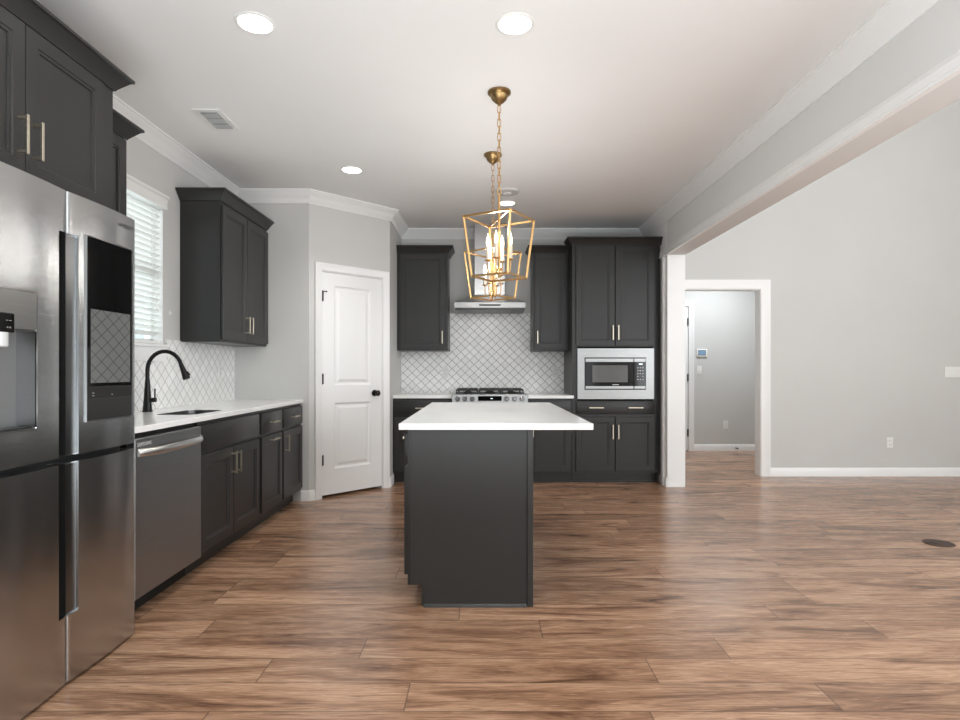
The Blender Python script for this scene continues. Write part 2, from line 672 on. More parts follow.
# band along the lower edge of the beam
BT = [(0, 0), (0.028, 0), (0.028, 0.014), (0.022, 0.022), (0.022, 0.058), (0.012, 0.070), (0.010, 0.084), (0, 0.088)]
S('trim_2', sweep(BM(), [(XR, YN), (XR, 5.99)], BT, 2.300), 'trim')
S('trim_3', box(BM(), 1.807, XR-0.0005, 5.885, 5.900, 0.0, 2.300, 0.001), 'trim')
# baseboards
BB = [(0, 0), (0.014, 0), (0.014, 0.075), (0.009, 0.088), (0.004, 0.094), (0, 0.094)]
S('baseboard_right', sweep(BM(), [(XE, YG), (OX1+0.109, YG)], BB), 'trim')
S('baseboard_hall', sweep(BM(), [(4.3, HY), (HD1+0.076, HY)], BB), 'trim')
u = (B-A).normalized()
S('baseboard_pantry', sweep(BM(), [tuple(A+u*0.052), (A.x, A.y), (-1.612, YP)], BB), 'trim')
S('baseboard_return', sweep(BM(), [(B.x, 5.99), (B.x, B.y), tuple(A+u*(DL-0.016))], BB), 'trim')
bm = sweep(BM(), [(XR, 5.806), (XR, 5.884)], BB)
S('baseboard_stub', bm, 'trim')


# ------------------------------------------------------------------ doors
def casing(parent, x0, x1, z1, wd, y=-0.018, name='casing'):
    """U-shaped casing in local wall frame, standing off the wall towards -y"""
    pr = [(0, 0), (0, -0.010), (0.008, -0.016), (wd-0.018, -0.019), (wd-0.012, -0.022), (wd, -0.022), (wd, 0)]
    bm = BM()
    ring_pts = [((x0, 0), (-1, 0)), ((x0, z1), (-1, 1)), ((x1, z1), (1, 1)), ((x1, 0), (1, 0))]
    rings = []
    for (px, pz), (dx, dz) in ring_pts:
        rings.append([bm.verts.new((px+dx*a, b, pz+dz*a)) for a, b in pr])
    k = len(pr)
    for a, b in zip(rings, rings[1:]):
        for i in range(k):
            bm.faces.new((a[i], a[(i+1) % k], b[(i+1) % k], b[i]))
    bm.faces.new(rings[0])
    bm.faces.new(rings[-1][::-1])
    return P(name, bm, 'trim', parent)


def panel_door(parent, x0, x1, z0, z1, y0, th, panels):
    """moulded door leaf; panels: (x0,x1,z0,z1)"""
    D = 0.012
    bm = BM()
    box(bm, x0, x1, y0+D, y0+th, z0, z1)
    a0, b0 = panels[0][0], panels[0][1]
    box(bm, x0, a0, y0, y0+D, z0, z1)
    box(bm, b0, x1, y0, y0+D, z0, z1)
    zs = [z0]+[v for p in sorted(panels, key=lambda q: q[2]) for v in (p[2], p[3])]+[z1]
    for i in range(0, len(zs), 2):
        box(bm, a0, b0, y0, y0+D, zs[i], zs[i+1])
    o = P('door_leaf', bm, 'trim', parent)
    for a, b, c, d in panels:
        bm = BM()
        rr_ = []
        for ins, dep in ((0, 0.0005), (0.006, 0.006), (0.016, D-0.0003), (0.030, D-0.0003), (0.055, 0.003)):
            rr_.append([bm.verts.new((p[0], y0+dep, p[1])) for p in ((a+ins, c+ins), (b-ins, c+ins), (b-ins, d-ins), (a+ins, d-ins))])
        for r0, r1 in zip(rr_, rr_[1:]):
            for i in range(4):
                bm.faces.new((r0[i], r0[(i+1) % 4], r1[(i+1) % 4], r1[i]))
        bm.faces.new(rr_[-1])
        P('raised_panel', bm, 'trim', parent, angle=15)
    return o


def hinge(parent, x, y, z, h=0.09):
    bm = BM()
    lathe(bm, [(0.0095, z-h/2), (0.0095, z+h/2)], 10, (x, y, 0))
    lathe(bm, [(0.003, z-h/2-0.006), (0.009, z-h/2)], 10, (x, y, 0))
    lathe(bm, [(0.009, z+h/2), (0.003, z+h/2+0.006)], 10, (x, y, 0))
    box(bm, x-0.010, x+0.016, y+0.002, y+0.0085, z-h/2, z+h/2)
    return P('hinge', bm, 'black', parent)


# pantry door on the diagonal wall
d1 = diag_root('door_1')
d1['kind'] = 'structure'
X0, X1 = D0+0.011, D1-0.011
bm = BM()
box(bm, D0, X0-0.002, -0.001, 0.11, 0, DZ)
box(bm, X1+0.002, D1, -0.001, 0.11, 0, DZ)
box(bm, D0, D1, -0.001, 0.11, DZ-0.010, DZ)
P('jamb', bm, 'trim', d1)
casing(d1, D0+0.004, D1-0.004, DZ-0.004, 0.070)
panel_door(d1, X0, X1, 0.026, DZ-0.013, 0.003, 0.036,
           [(X0+0.125, X1-0.125, 1.02, 1.935), (X0+0.125, X1-0.125, 0.255, 0.86)])
for z in (1.83, 1.08, 0.345):
    hinge(d1, X0-0.004, -0.006, z)
bm = BM()
kx, kz = X1-0.085, 0.938
lathe(bm, [(0.031, 0.003), (0.031, -0.004), (0.026, -0.009), (0.012, -0.011), (0.011, -0.034), (0.020, -0.040), (0.028, -0.050), (0.028, -0.060), (0.020, -0.068), (0.006, -0.071)], 24, (kx, 0, kz), 'y')
P('door_knob', bm, 'black', d1)
bm = BM()
box(bm, X0-0.002, X0+0.035, -0.010, -0.006, 1.868, 1.876)
lathe(bm, [(0.006, -0.022), (0.006, -0.006)], 10, (X0+0.033, 0, 1.872), 'y')
P('hinge_stop', bm, 'black', d1)

# cased opening to the hall
op = thing('door_2', 'x', 'x', (0, YG, 0))
for k in ('label', 'category'):
    del op[k]
op['kind'] = 'structure'
casing(op, OX0, OX1, OZ, 0.105)
bm = BM()
box(bm, OX0-0.001, OX0+0.016, -0.002, 0.117, 0, OZ)
box(bm, OX1-0.016+0.016, OX1+0.0, -0.002, 0.117, 0, OZ) if False else None
box(bm, OX1-0.002, OX1+0.002, -0.002, 0.118, 0, OZ)
box(bm, OX0, OX1, -0.002, 0.117, OZ-0.004, OZ+0.002)
P('jamb', bm, 'trim', op)

# hall door
hd = thing('door_3', 'x', 'x', (0, HY, 0))
for k in ('label', 'category'):
    del hd[k]
hd['kind'] = 'structure'
casing(hd, HD0, HD1, HDZ, 0.076)
panel_door(hd, HD0+0.004, HD1-0.004, 0.015, HDZ-0.004, 0.004, 0.036,
           [(HD0+0.14, HD1-0.14, 1.02, 1.93), (HD0+0.14, HD1-0.14, 0.25, 0.86)])
for z in (1.848, 1.052, 0.26):
    hinge(hd, HD1-0.006, -0.006, z, 0.10)
bm = lathe(BM(), [(0.031, 0.003), (0.026, -0.009), (0.011, -0.012), (0.011, -0.034), (0.028, -0.05), (0.020, -0.068), (0.004, -0.071)], 20, (HD0+0.07, 0, 0.94), 'y')
P('door_knob', bm, 'black', hd)

# ------------------------------------------------------------------ sink window
wn = thing('window_1', 'x', 'x', (XL, 0, 0))
for k in ('label', 'category'):
    del wn[k]
wn['kind'] = 'structure'
bm = BM()   # frame and sashes
fx0, fx1 = -0.12, -0.07
for a, b in ((WY0, WY0+0.035), (WY1-0.035, WY1)):
    box(bm, fx0, fx1, a, b, WZ0, WZ1)
box(bm, fx0, fx1, WY0, WY1, WZ0, WZ0+0.04)
box(bm, fx0, fx1, WY0, WY1, WZ1-0.04, WZ1)
zm = 1.80
box(bm, fx0, fx1, WY0, WY1, zm-0.022, zm+0.022)
P('window_frame', bm, 'vinyl', wn)
bm = BM()
for k in range(1, 3):
    y = WY0+0.035+(WY1-WY0-0.07)*k/3
    box(bm, -0.102, -0.088, y-0.008, y+0.008, WZ0+0.04, WZ1-0.04)
for z in ((WZ0+zm)/2, (WZ1+zm)/2):
    box(bm, -0.102, -0.088, WY0+0.03, WY1-0.03, z-0.008, z+0.008)
P('muntins', bm, 'vinyl', wn)
P('pane', box(BM(), -0.097, -0.093, WY0+0.03, WY1-0.03, WZ0+0.035, WZ1-0.035), 'glass', wn)
bm = BM()   # liner, stool and apron
box(bm, -0.12, 0.0, WY0-0.001, WY0+0.006, WZ0, WZ1)
box(bm, -0.12, 0.0, WY1-0.006, WY1+0.001, WZ0, WZ1)
box(bm, -0.12, 0.0, WY0, WY1, WZ1-0.006, WZ1+0.001)
P('window_liner', bm, 'trim', wn)
bm = BM()
box(bm, -0.10, 0.030, WY0-0.03, WY1+0.03, WZ0-0.018, WZ0+0.002, 0.004)
box(bm, 0.0, 0.014, WY0-0.02, WY1+0.02, WZ0-0.115, WZ0-0.018, 0.002)
P('window_sill', bm, 'trim', wn)

bl = thing('window_blind', 'white faux wood slatted blind with moulded valance over the sink', 'window blind', (XL, 0, 0))
bm = BM()   # valance, returns at both ends
vp = [(0, 0), (0.045, 0), (0.047, 0.012), (0.043, 0.020), (0.046, 0.05), (0.050, 0.062), (0.060, 0.070), (0.062, 0.086), (0, 0.086)]
prism(bm, [(p[0], p[1]+2.262) for p in vp], WY0-0.03, WY1-0.025, 'y')
P('valance', bm, 'plastic', bl)
bm = BM()
z = 2.245
while z > 1.375:
    t = math.radians(30)
    y0, y1 = WY0+0.010, WY1-0.010
    cx, hw, th = -0.035, 0.0245, 0.0014
    c, s = math.cos(t), math.sin(t)
    pts = []
    for a, b in ((-hw, -th), (hw, -th), (hw, th), (-hw, th)):
        pts.append((cx+a*c-b*s, z+a*s+b*c))
    prism(bm, pts, y0, y1, 'y')
    z -= 0.038
P('slats', bm, 'plastic', bl)
P('bottom_rail', box(BM(), -0.060, -0.012, WY0+0.010, WY1-0.010, 1.341, 1.362, 0.002), 'plastic', bl)
for y in (WY0+0.12, (WY0+WY1)/2, WY1-0.12):
    bm = BM()
    tube(bm, [(-0.010, y, 2.26), (-0.010, y, 1.36)], 0.0012, 6)
    tube(bm, [(-0.058, y, 2.26), (-0.058, y, 1.36)], 0.0012, 6)
    P('ladder_cord', bm, 'plastic', bl)
bm = tube(BM(), [(-0.002, WY1-0.07, 2.26), (-0.002, WY1-0.07, 1.62)], 0.0015, 6)
lathe(bm, [(0.003, 1.62), (0.007, 1.60), (0.008, 1.575), (0.003, 1.57)], 10, (-0.002, WY1-0.07, 0))
P('pull_cord', bm, 'plastic', bl)
bm = BM()
box(bm, 0, 0.006, 4.115, 4.127, 1.545, 1.580, 0.002)
box(bm, 0.006, 0.016, 4.118, 4.124, 1.555, 1.570, 0.002)
ob = P('cord_cleat', bm, 'plastic'); ob.location = (XL, 0, 0)
tag(ob, 'tiny white blind cord cleat on grey wall between window and cabinet', 'cord cleat')


# ------------------------------------------------------------------ cabinets
def front_bm(x0, x1, z0, z1, style='shaker', t=0.020, st=0.056):
    bm = BM()
    if style == 'slab':
        box(bm, x0, x1, -t, -0.001, z0, z1, 0.0025, 2)
        return bm
    def ring(ins, y):
        return [bm.verts.new(p) for p in ((x0+ins, y, z0+ins), (x1-ins, y, z0+ins), (x1-ins, y, z1-ins), (x0+ins, y, z1-ins))]
    rs = [ring(0, -0.001), ring(0, -t+0.002), ring(0.002, -t), ring(st, -t), ring(st+0.003, -t+0.0035),
          ring(st+0.013, -t+0.0045), ring(st+0.015, -t+0.010)]
    bm.faces.new(rs[0][::-1])
    for a, b in zip(rs, rs[1:]):
        for i in range(4):
            bm.faces.new((a[i], a[(i+1) % 4], b[(i+1) % 4], b[i]))
    bm.faces.new(rs[-1])
    return bm


def pull(parent, x, z, L, vertical=True, y=-0.020, off=0.034):
    bm = BM()
    h = 0.0055
    if vertical:
        box(bm, x-h, x+h, y-off-0.004, y-off+0.005, z-L/2, z+L/2, 0.001)
        for s in (-1, 1):
            box(bm, x-h*.8, x+h*.8, y-off+0.004, y+0.0005, z+s*(L/2-0.010)-0.005, z+s*(L/2-0.010)+0.005)
    else:
        box(bm, x-L/2, x+L/2, y-off-0.004, y-off+0.005, z-h, z+h, 0.001)
        for s in (-1, 1):
            box(bm, x+s*(L/2-0.010)-0.005, x+s*(L/2-0.010)+0.005, y-off+0.004, y+0.0005, z-h*.8, z+h*.8)
    return P('bar_pull', bm, 'nickel', parent)


CC = [(0, 0), (0.008, 0), (0.010, 0.006), (0.028, 0.031), (0.046, 0.055), (0.052, 0.060), (0.058, 0.062), (0.058, 0.075), (0, 0.075)]


def cabinet(name, label, loc, rot, W, D, z0, z1, fronts, toe=0.0, crown=None, crown_h=0.075, crown_out=1.0, group=None, cat='cabinet', body=True):
    t = thing(name, label, cat, loc, rot, group)
    if body:
        if toe:
            bm = prism(BM(), [(0, 0.105), (0.070, 0.105), (0.070, 0.0), (D, 0), (D, z1), (0, z1)], 0, W, 'x')
        else:
            bm = box(BM(), 0, W, 0, D, z0, z1, 0.001)
        P('cabinet_box', bm, 'cab', t)
    for f in fronts:
        add_front(t, *f)
    if crown is not None:
        k = crown_h/0.075
        P('crown_moulding', sweep(BM(), crown, [(a*crown_out, b*k) for a, b in CC], z1-0.012), 'cab', t)
    return t


def add_front(t, kind, x0, x1, za, zb, pl=None):
    style = 'slab' if kind in ('drawer', 'false_front') else 'shaker'
    nm = {'drawer': 'drawer', 'false_front': 'false_drawer_front', 'door': 'door', 'pullout': 'pull_out_door'}[kind]
    st = 0.056 if (x1-x0) > 0.3 else 0.045
    f = P(nm, front_bm(x0, x1, za, zb, style, st=st), 'cab', t)
    for p in (pl or []):
        pull(f, *p)
    return f


RL = PI/2        # local -y -> world +x ; local x -> world +y
# --- left run (faces +x)
XF = -1.615
TOP = 0.870
sink_cab = cabinet('base_cabinet', 'dark grey sink base cabinet with two doors under a false front', (XF, 3.305, 0), RL, 0.905, 0.59, 0, TOP, [
    ('false_front', 0.010, 0.870, 0.695, 0.848),
    ('door', 0.010, 0.436, 0.125, 0.672, [(0.405, 0.575, 0.135)]),
    ('door', 0.442, 0.870, 0.125, 0.672, [(0.473, 0.575, 0.135)])], toe=1, group='base cabinets of the sink run')
cabinet('base_cabinet', 'narrow dark grey base cabinet with horizontal pull on its door', (XF, 4.211, 0), RL, 0.459, 0.59, 0, TOP, [
    ('drawer', 0.012, 0.440, 0.695, 0.848, [(0.226, 0.772, 0.135, False)]),
    ('pullout', 0.012, 0.440, 0.125, 0.672, [(0.226, 0.640, 0.135, False)])], toe=1, group='base cabinets of the sink run')
cabinet('base_cabinet', 'dark grey base cabinet with vertical door pull against the pantry wall', (XF, 4.671, 0), RL, 0.512, 0.59, 0, TOP, [
    ('drawer', 0.012, 0.500, 0.695, 0.848, [(0.256, 0.772, 0.135, False)]),
    ('door', 0.012, 0.500, 0.125, 0.672, [(0.046, 0.572, 0.135)])], toe=1, group='base cabinets of the sink run')

# countertop of the sink run with the sink cut out
bm = box(BM(), -2.208, -1.594, 2.645, 5.186, 0.8705, 0.900, 0.002)
ct = P('countertop', bm, 'quartz')
tag(ct, 'long white quartz countertop around the sink', 'countertop')
SX0, SX1, SY0, SY1 = -1.94, -1.695, 3.42, 3.86


def rrect(x0, x1, y0, y1, r, n=5):
    pts = []
    for cx, cy, a0 in ((x1-r, y1-r, 0), (x0+r, y1-r, PI/2), (x0+r, y0+r, PI), (x1-r, y0+r, 1.5*PI)):
        for i in range(n+1):
            a = a0+PI/2*i/n
            pts.append((cx+r*math.cos(a), cy+r*math.sin(a)))
    return pts


cut(ct, prism(BM(), rrect(SX0, SX1, SY0, SY1, 0.06), 0.80, 0.95))
bm = BM()   # undermount basin: open shell
o_ = 0.012
lay = [(rrect(SX0-o_-0.02, SX1+o_+0.02, SY0-o_-0.02, SY1+o_+0.02, 0.09), 0.869),
       (rrect(SX0+0.001, SX1-0.001, SY0+0.001, SY1-0.001, 0.059), 0.869),
       (rrect(SX0+0.001, SX1-0.001, SY0+0.001, SY1-0.001, 0.059), 0.8985),
       (rrect(SX0+0.005, SX1-0.005, SY0+0.005, SY1-0.005, 0.056), 0.8985),
       (rrect(SX0+0.010, SX1-0.010, SY0+0.010, SY1-0.010, 0.055), 0.70),
       (rrect(SX0+0.03, SX1-0.03, SY0+0.03, SY1-0.03, 0.05), 0.685)]
rr = [[bm.verts.new((p[0], p[1], z)) for p in pts] for pts, z in lay]
for a, b in zip(rr, rr[1:]):
    n = len(a)
    for i in range(n):
        bm.faces.new((a[i], a[(i+1) % n], b[(i+1) % n], b[i]))
bm.faces.new(rr[-1])
cb_ = [c for c in sink_cab.children if c.name.startswith('cabinet_box')][0]
bpy.context.view_layer.update()
cut(cb_, box(BM(), SY0-0.045-3.305, SY1+0.045-3.305, XF-SX1-0.045, XF-SX0+0.045, 0.125, 0.95))
sk = thing('kitchen_sink', 'undermount stainless steel sink in the white countertop', 'sink', (0, 0, 0))
# move the sink base cabinet top out of the basin's way
P('basin', bm, 'sinksteel', sk)
lathebm = lathe(BM(), [(0.045, 0.6855), (0.045, 0.688), (0.030, 0.689), (0.028, 0.686)], 20, ((SX0+SX1)/2, (SY0+SY1)/2, 0))
P('drain', lathebm, 'chrome', sk)

# faucet
fc = thing('kitchen_faucet', 'matte black gooseneck faucet standing behind the sink', 'faucet', (-2.105, 3.67, 0.9005))
bm = lathe(BM(), [(0.030, 0), (0.030, 0.006), (0.027, 0.010), (0.024, 0.05), (0.019, 0.12), (0.0145, 0.19), (0.0135, 0.20)], 24)
P('body', bm, 'black', fc)
pts = [(0, 0, 0.19), (0, 0, 0.24)]
R = 0.108
for i in range(0, 13):
    a = PI-i*(PI*0.91)/12
    pts.append((R+R*math.cos(a), 0, 0.262+R*1.08*math.sin(a)))
bm = tube(BM(), pts, 0.0125, 14)
P('spout', bm, 'black', fc)
e = Vector(pts[-1]); dv = (Vector(pts[-1])-Vector(pts[-2])).normalized()
bm = tube(BM(), [e-dv*0.004, e+dv*0.024, e+dv*0.090, e+dv*0.097], 0, 16, [0.0130, 0.0155, 0.0225, 0.020])
P('spray_head', bm, 'black', fc)
bm = tube(BM(), [e+dv*0.052+Vector((0.016, 0, 0.004)), e+dv*0.078+Vector((0.023, 0, 0.006))], 0.008, 8)
P('spray_button', bm, 'black', fc)
bm = tube(BM(), [(0.012, 0.0, 0.074), (0.052, 0.004, 0.074)], 0.0145, 14)
tube(bm, [(0.042, 0.003, 0.074), (0.044, 0.004, 0.087), (0.044, 0.006, 0.145)], 0.0048, 10)
P('lever_handle', bm, 'black', fc)

# left backsplash
bm = BM()
box(bm, XL+0.0005, XL+0.010, 2.645, WY0-0.021, 0.9005, 1.375)
box(bm, XL+0.0005, XL+0.010, WY0-0.021, WY1+0.021, 0.9005, WZ0-0.116)
box(bm, XL+0.0005, XL+0.010, WY1+0.031, YP-0.001, 0.9005, 1.375)
box(bm, XL+0.0005, XL+0.010, WY1+0.020, WY1+0.031, 0.9005, WZ0-0.019)
o = P('backsplash', bm, 'tile_y')
tag(o, 'white diamond tile backsplash behind the sink and faucet', 'backsplash')

# double wall cabinet on the left wall
cabinet('upper_cabinet', 'dark grey two-door wall cabinet right of the sink window', (-1.918, 4.262, 0), RL, 0.922, 0.290, 1.368, 2.408, [
    ('door', 0.012, 0.447, 1.388, 2.372, [(0.419, 1.518, 0.135)]),
    ('door', 0.457, 0.908, 1.388, 2.372, [(0.485, 1.518, 0.135)])],
    crown_out=1.2, crown=[(0.922, 0), (0, 0), (0, 0.288)], group='wall cabinets')

# narrow wall cabinet between fridge cabinet and window
cabinet('upper_cabinet', 'narrow dark grey wall cabinet between refrigerator cabinet and window', (-1.90, 2.642, 0), RL, 0.460, 0.308, 1.355, 2.395, [
    ('door', 0.012, 0.445, 1.375, 2.372, [(0.395, 1.518, 0.135)])],
    crown_out=1.15, crown=[(0.460, 0.305), (0.460, 0), (0.0, 0)], group='wall cabinets')

# deep cabinet above the fridge
ov = cabinet('upper_cabinet', 'deep dark grey two-door cabinet above the stainless refrigerator', (-1.670, 1.655, 0), RL, 0.985, 0.538, 1.842, 2.436, [
    ('door', 0.012, 0.455, 1.862, 2.412, [(0.422, 2.000, 0.140)]),
    ('door', 0.459, 0.895, 1.862, 2.412, [(0.492, 2.000, 0.140)])],
    crown_out=1.08, crown_h=0.07, crown=[(0.985, 0.15), (0.985, 0), (0, 0), (0, 0.530)], group='wall cabinets')
P('side_panel', box(BM(), 0.9655, 0.984, 0.001, 0.537, 0.0, 1.8415), 'cab', ov)

# ------------------------------------------------------------------ refrigerator
FR = thing('refrigerator', 'stainless steel four-door refrigerator with dispenser and dark screen', 'refrigerator', (-1.52, 1.680, 0), RL)
W_ = 0.89
TOPF = 1.82
P('cabinet_shell', box(BM(), 0.004, W_-0.004, 0.088, 0.655, 0.02, TOPF-0.012, 0.004), 'greyside', FR)
for x in (0.05, W_-0.05):
    for y in (0.13, 0.60):
        P('foot', lathe(BM(), [(0.02, 0.0), (0.02, 0.021)], 12, (x, y, 0)), 'void', FR)
P('hinge_cover', box(BM(), 0.02, W_-0.02, 0.10, 0.20, TOPF-0.012, TOPF+0.006, 0.004), 'greyside', FR)
SPL = 0.468


def door_plan(x0, x1, inner_left):
    """plan outline of a door: slight bow to the front, rounded outer edge; y negative is the front"""
    pts = []
    n = 22
    for i in range(n+1):
        t = i/n
        x = x0+(x1-x0)*t
        bow = 0.010*(1-(2*t-1)**2)
        r = 0.006
        dl, dr = x-x0, x1-x
        dd = min(dl, dr)
        rnd = (r-math.sqrt(max(0, r*r-(r-min(dd, r))**2)))
        pts.append((x, -0.002-bow+rnd+0.010))
    # extra points near the edges for the rounding
    out = []
    for e in (0, 0.0008, 0.002, 0.004):
        out.append((x0+e, 0.008+0.006-math.sqrt(max(0, 0.006**2-(0.006-e)**2))-0.010*(1-(2*(e/(x1-x0))-1)**2)))
    mid = [p for p in pts if x0+0.008 < p[0] < x1-0.008]
    out += mid
    for e in (0.004, 0.002, 0.0008, 0):
        out.append((x1-e, 0.008+0.006-math.sqrt(max(0, 0.006**2-(0.006-e)**2))-0.010*(1-(2*(e/(x1-x0))-1)**2)))
    out += [(x1, 0.086), (x0, 0.086)]
    return out


def fdoor(name, x0, x1, z0, z1, cuts):
    o = P(name, prism(BM(), door_plan(x0, x1, True), z0, z1, 'z'), 'steel', FR)
    for c in cuts:
        cut(o, c)
    return o


HB = (0.26, 0.822)    # handle pocket z-range, lower doors
HT = (0.845, 1.666)   # upper doors
ZU, ZM = 0.846, 0.820
pk = lambda z0, z1: prism(BM(), [(SPL-0.045, -0.05), (SPL+0.02, -0.05), (SPL+0.02, 0.062), (SPL-0.030, 0.062), (SPL-0.045, 0.03)], z0, z1)
pr_ = lambda z0, z1: prism(BM(), [(SPL-0.02, -0.05), (SPL+0.056, -0.05), (SPL+0.056, 0.016), (SPL-0.02, 0.018)], z0, z1)
dx0, dx1, dz0, dz1 = 0.100, 0.308, 0.966, 1.298
ul = fdoor('left_upper_door', 0.0, SPL-0.002, ZU, TOPF, [pk(ZU-0.05, HT[1]), box(BM(), dx0, dx1, -0.05, 0.070, dz0, dz1, 0.004)])
ur = fdoor('right_upper_door', SPL+0.002, W_, ZU, TOPF, [pr_(ZU-0.05, HT[1])])
ll = fdoor('left_lower_door', 0.0, SPL-0.002, 0.016, ZM, [pk(HB[0], ZM+0.05)])
lr = fdoor('right_lower_door', SPL+0.002, W_, 0.016, ZM, [pr_(HB[0], ZM+0.05)])
P('handle_recess', box(BM(), SPL-0.044, SPL-0.003, 0.0585, 0.0615, ZU+0.002, HT[1]-0.002), 'void', ul)
P('handle_recess', box(BM(), SPL-0.044, SPL-0.003, 0.0585, 0.0615, HB[0]+0.002, ZM-0.002), 'void', ll)
for dd_, za_, zb_ in ((ur, ZU+0.004, HT[1]-0.004), (lr, HB[0]+0.004, ZM-0.004)):
    P('handle_strip', box(BM(), SPL+0.0045, SPL+0.0525, 0.0148, 0.0175, za_, zb_), 'sinksteel', dd_)
P('edge_liner', box(BM(), SPL+0.0003, SPL+0.0017, 0.014, 0.085, ZU+0.002, HT[1]), 'void', ur)
P('edge_liner', box(BM(), SPL+0.0003, SPL+0.0017, 0.014, 0.085, HB[0], ZM-0.002), 'void', lr)
P('gasket', box(BM(), 0.01, W_-0.01, 0.070, 0.0875, ZM-0.01, ZU+0.01), 'void', FR)
# dispenser
bm = BM()
box(bm, dx0, dx1, 0.066, 0.0695, dz0, dz1)
P('dispenser_cavity', bm, 'greyside', ul)
bm = BM()
bz = [(dx0-0.006, dz0-0.008), (dx1+0.006, dz0-0.008), (dx1+0.006, 1.428), (dx0-0.006, 1.428)]
def rim(x0, x1, z0, z1, wd, y0, y1):
    b = BM()
    box(b, x0, x0+wd, y0, y1, z0, z1)
    box(b, x1-wd, x1, y0, y1, z0, z1)
    box(b, x0+wd, x1-wd, y0, y1, z0, z0+wd)
    box(b, x0+wd, x1-wd, y0, y1, z1-wd, z1)
    return b
P('dispenser_bezel', rim(dx0-0.004, dx1+0.004, dz0-0.006, 1.428, 0.004, -0.0032, 0.002), 'chrome', ul)
P('dispenser_fascia', box(BM(), dx0, dx1, -0.004, 0.002, dz1, 1.423, 0.001), 'steel2', ul)
P('dispenser_display', box(BM(), 0.128, 0.205, -0.012, 0.020, 1.283, 1.345, 0.003), 'glassblack', ul)
text('display_icons', '-- --', 0.014, ul, (0.180, -0.0123, 1.322), (PI/2, 0, 0), 'silverink')
text('display_icons', '= =', 0.012, ul, (0.180, -0.0123, 1.298), (PI/2, 0, 0), 'silverink')
P('dispenser_nozzle', lathe(BM(), [(0.030, 1.236), (0.034, 1.240), (0.034, 1.283)], 20, (0.168, 0.022, 0)), 'clear', ul)
P('drip_tray', box(BM(), dx0+0.01, dx1-0.01, 0.004, 0.065, dz0, dz0+0.006, 0.001), 'darkpanel', ul)
# screen on the right upper door
sx0, sx1 = 0.562, 0.846
P('screen_frame', rim(sx0-0.004, sx1+0.004, 0.963, 1.683, 0.004, -0.0042, 0.012), 'steel2', ur)
P('touch_screen', box(BM(), sx0, sx1, -0.0032, 0.012, 1.098, 1.679, 0.001), 'glassblack', ur)
P('screen_diamonds', box(BM(), sx0+0.020, sx1-0.012, -0.0038, -0.0033, 1.112, 1.400), 'screenpat', ur)  # thin sheet carrying the emissive diamond pattern
P('sensor_bar', box(BM(), sx0, sx1, -0.0032, 0.012, 1.052, 1.0975), 'void', ur)
P('lower_panel', box(BM(), sx0, sx1, -0.0032, 0.012, 0.967, 1.0515), 'darkpanel', ur)
text('panel_icons', '::', 0.03, ur, (sx0+0.035, -0.0036, 1.070), (PI/2, 0, 0), 'silverink')
text('panel_icons', '-', 0.03, ur, (sx0+0.15, -0.0036, 1.066), (PI/2, 0, 0), 'silverink')
text('lettering', 'SAMSUNG', 0.021, ur, (0.815, -0.0055, 1.773), (PI/2, 0, 0.035), 'darkink')

# ------------------------------------------------------------------ dishwasher
DW = thing('dishwasher', 'stainless steel dishwasher with curved bar handle beside refrigerator', 'dishwasher', (-1.600, 2.695, 0), RL)
P('tub', box(BM(), 0.004, 0.599, 0.03, 0.585, 0.105, 0.862), 'void', DW)
P('door', box(BM(), -0.026, 0.603, -0.012, 0.029, 0.108, 0.846, 0.003), 'dwsteel', DW)
P('toe_kick', box(BM(), 0.004, 0.599, 0.085, 0.12, 0.0, 0.104), 'void', DW)
pts = []
for i in range(17):
    t = i/16
    pts.append((-0.006+0.600*t, -0.014-0.045*(1-(2*t-1)**4), 0.780))
hb = tube(BM(), pts, 0.0125, 12)
for v in hb.verts:
    v.co.z = 0.780+(v.co.z-0.780)*1.5
P('bar_handle', hb, 'handlesteel', DW)
text('lettering', 'SAMSUNG', 0.026, DW, (0.050, -0.0125, 0.816), (PI/2, 0, 0), 'silverink')

# ------------------------------------------------------------------ back wall run
YF = 6.0
UG = 'wall cabinets'
cabinet('base_cabinet', 'dark grey back wall base cabinet left of the range', (-0.921, YF, 0), 0, 0.604, 0.595, 0, TOP, [
    ('drawer', 0.012, 0.588, 0.695, 0.848, [(0.300, 0.772, 0.135, False)]),
    ('door', 0.012, 0.588, 0.125, 0.672, [(0.548, 0.545, 0.135)])], toe=1, group='base cabinets beside the range')
cabinet('base_cabinet', 'dark grey back wall base cabinet right of the range', (0.459, YF, 0), 0, 0.452, 0.595, 0, TOP, [
    ('drawer', 0.012, 0.440, 0.695, 0.848, [(0.226, 0.772, 0.135, False)]),
    ('door', 0.012, 0.440, 0.125, 0.672, [(0.052, 0.545, 0.135)])], toe=1, group='base cabinets beside the range')
o = P('countertop', box(BM(), -0.924, -0.316, 5.978, 6.608, 0.8705, 0.900, 0.002), 'quartz')
tag(o, 'short white quartz countertop left of the range', 'countertop')
o = P('countertop', prism(BM(), [(0.457, 5.978), (0.928, 5.978), (0.928, 5.9995), (0.9135, 5.9995), (0.9135, 6.608), (0.457, 6.608)], 0.8705, 0.900), 'quartz')
tag(o, 'short white quartz countertop between range and tall cabinet', 'countertop')

# backsplash: between counters and wall cabinets, up to the hood
bm = BM()
box(bm, -0.924, 0.913, YB-0.010, YB-0.0005, 0.9005, 1.368)
box(bm, -0.372, 0.533, YB-0.010, YB-0.0005, 1.368, 1.800)
o = P('backsplash', bm, 'tile_x')
tag(o, 'white diamond tile backsplash on the back wall behind the range', 'backsplash')

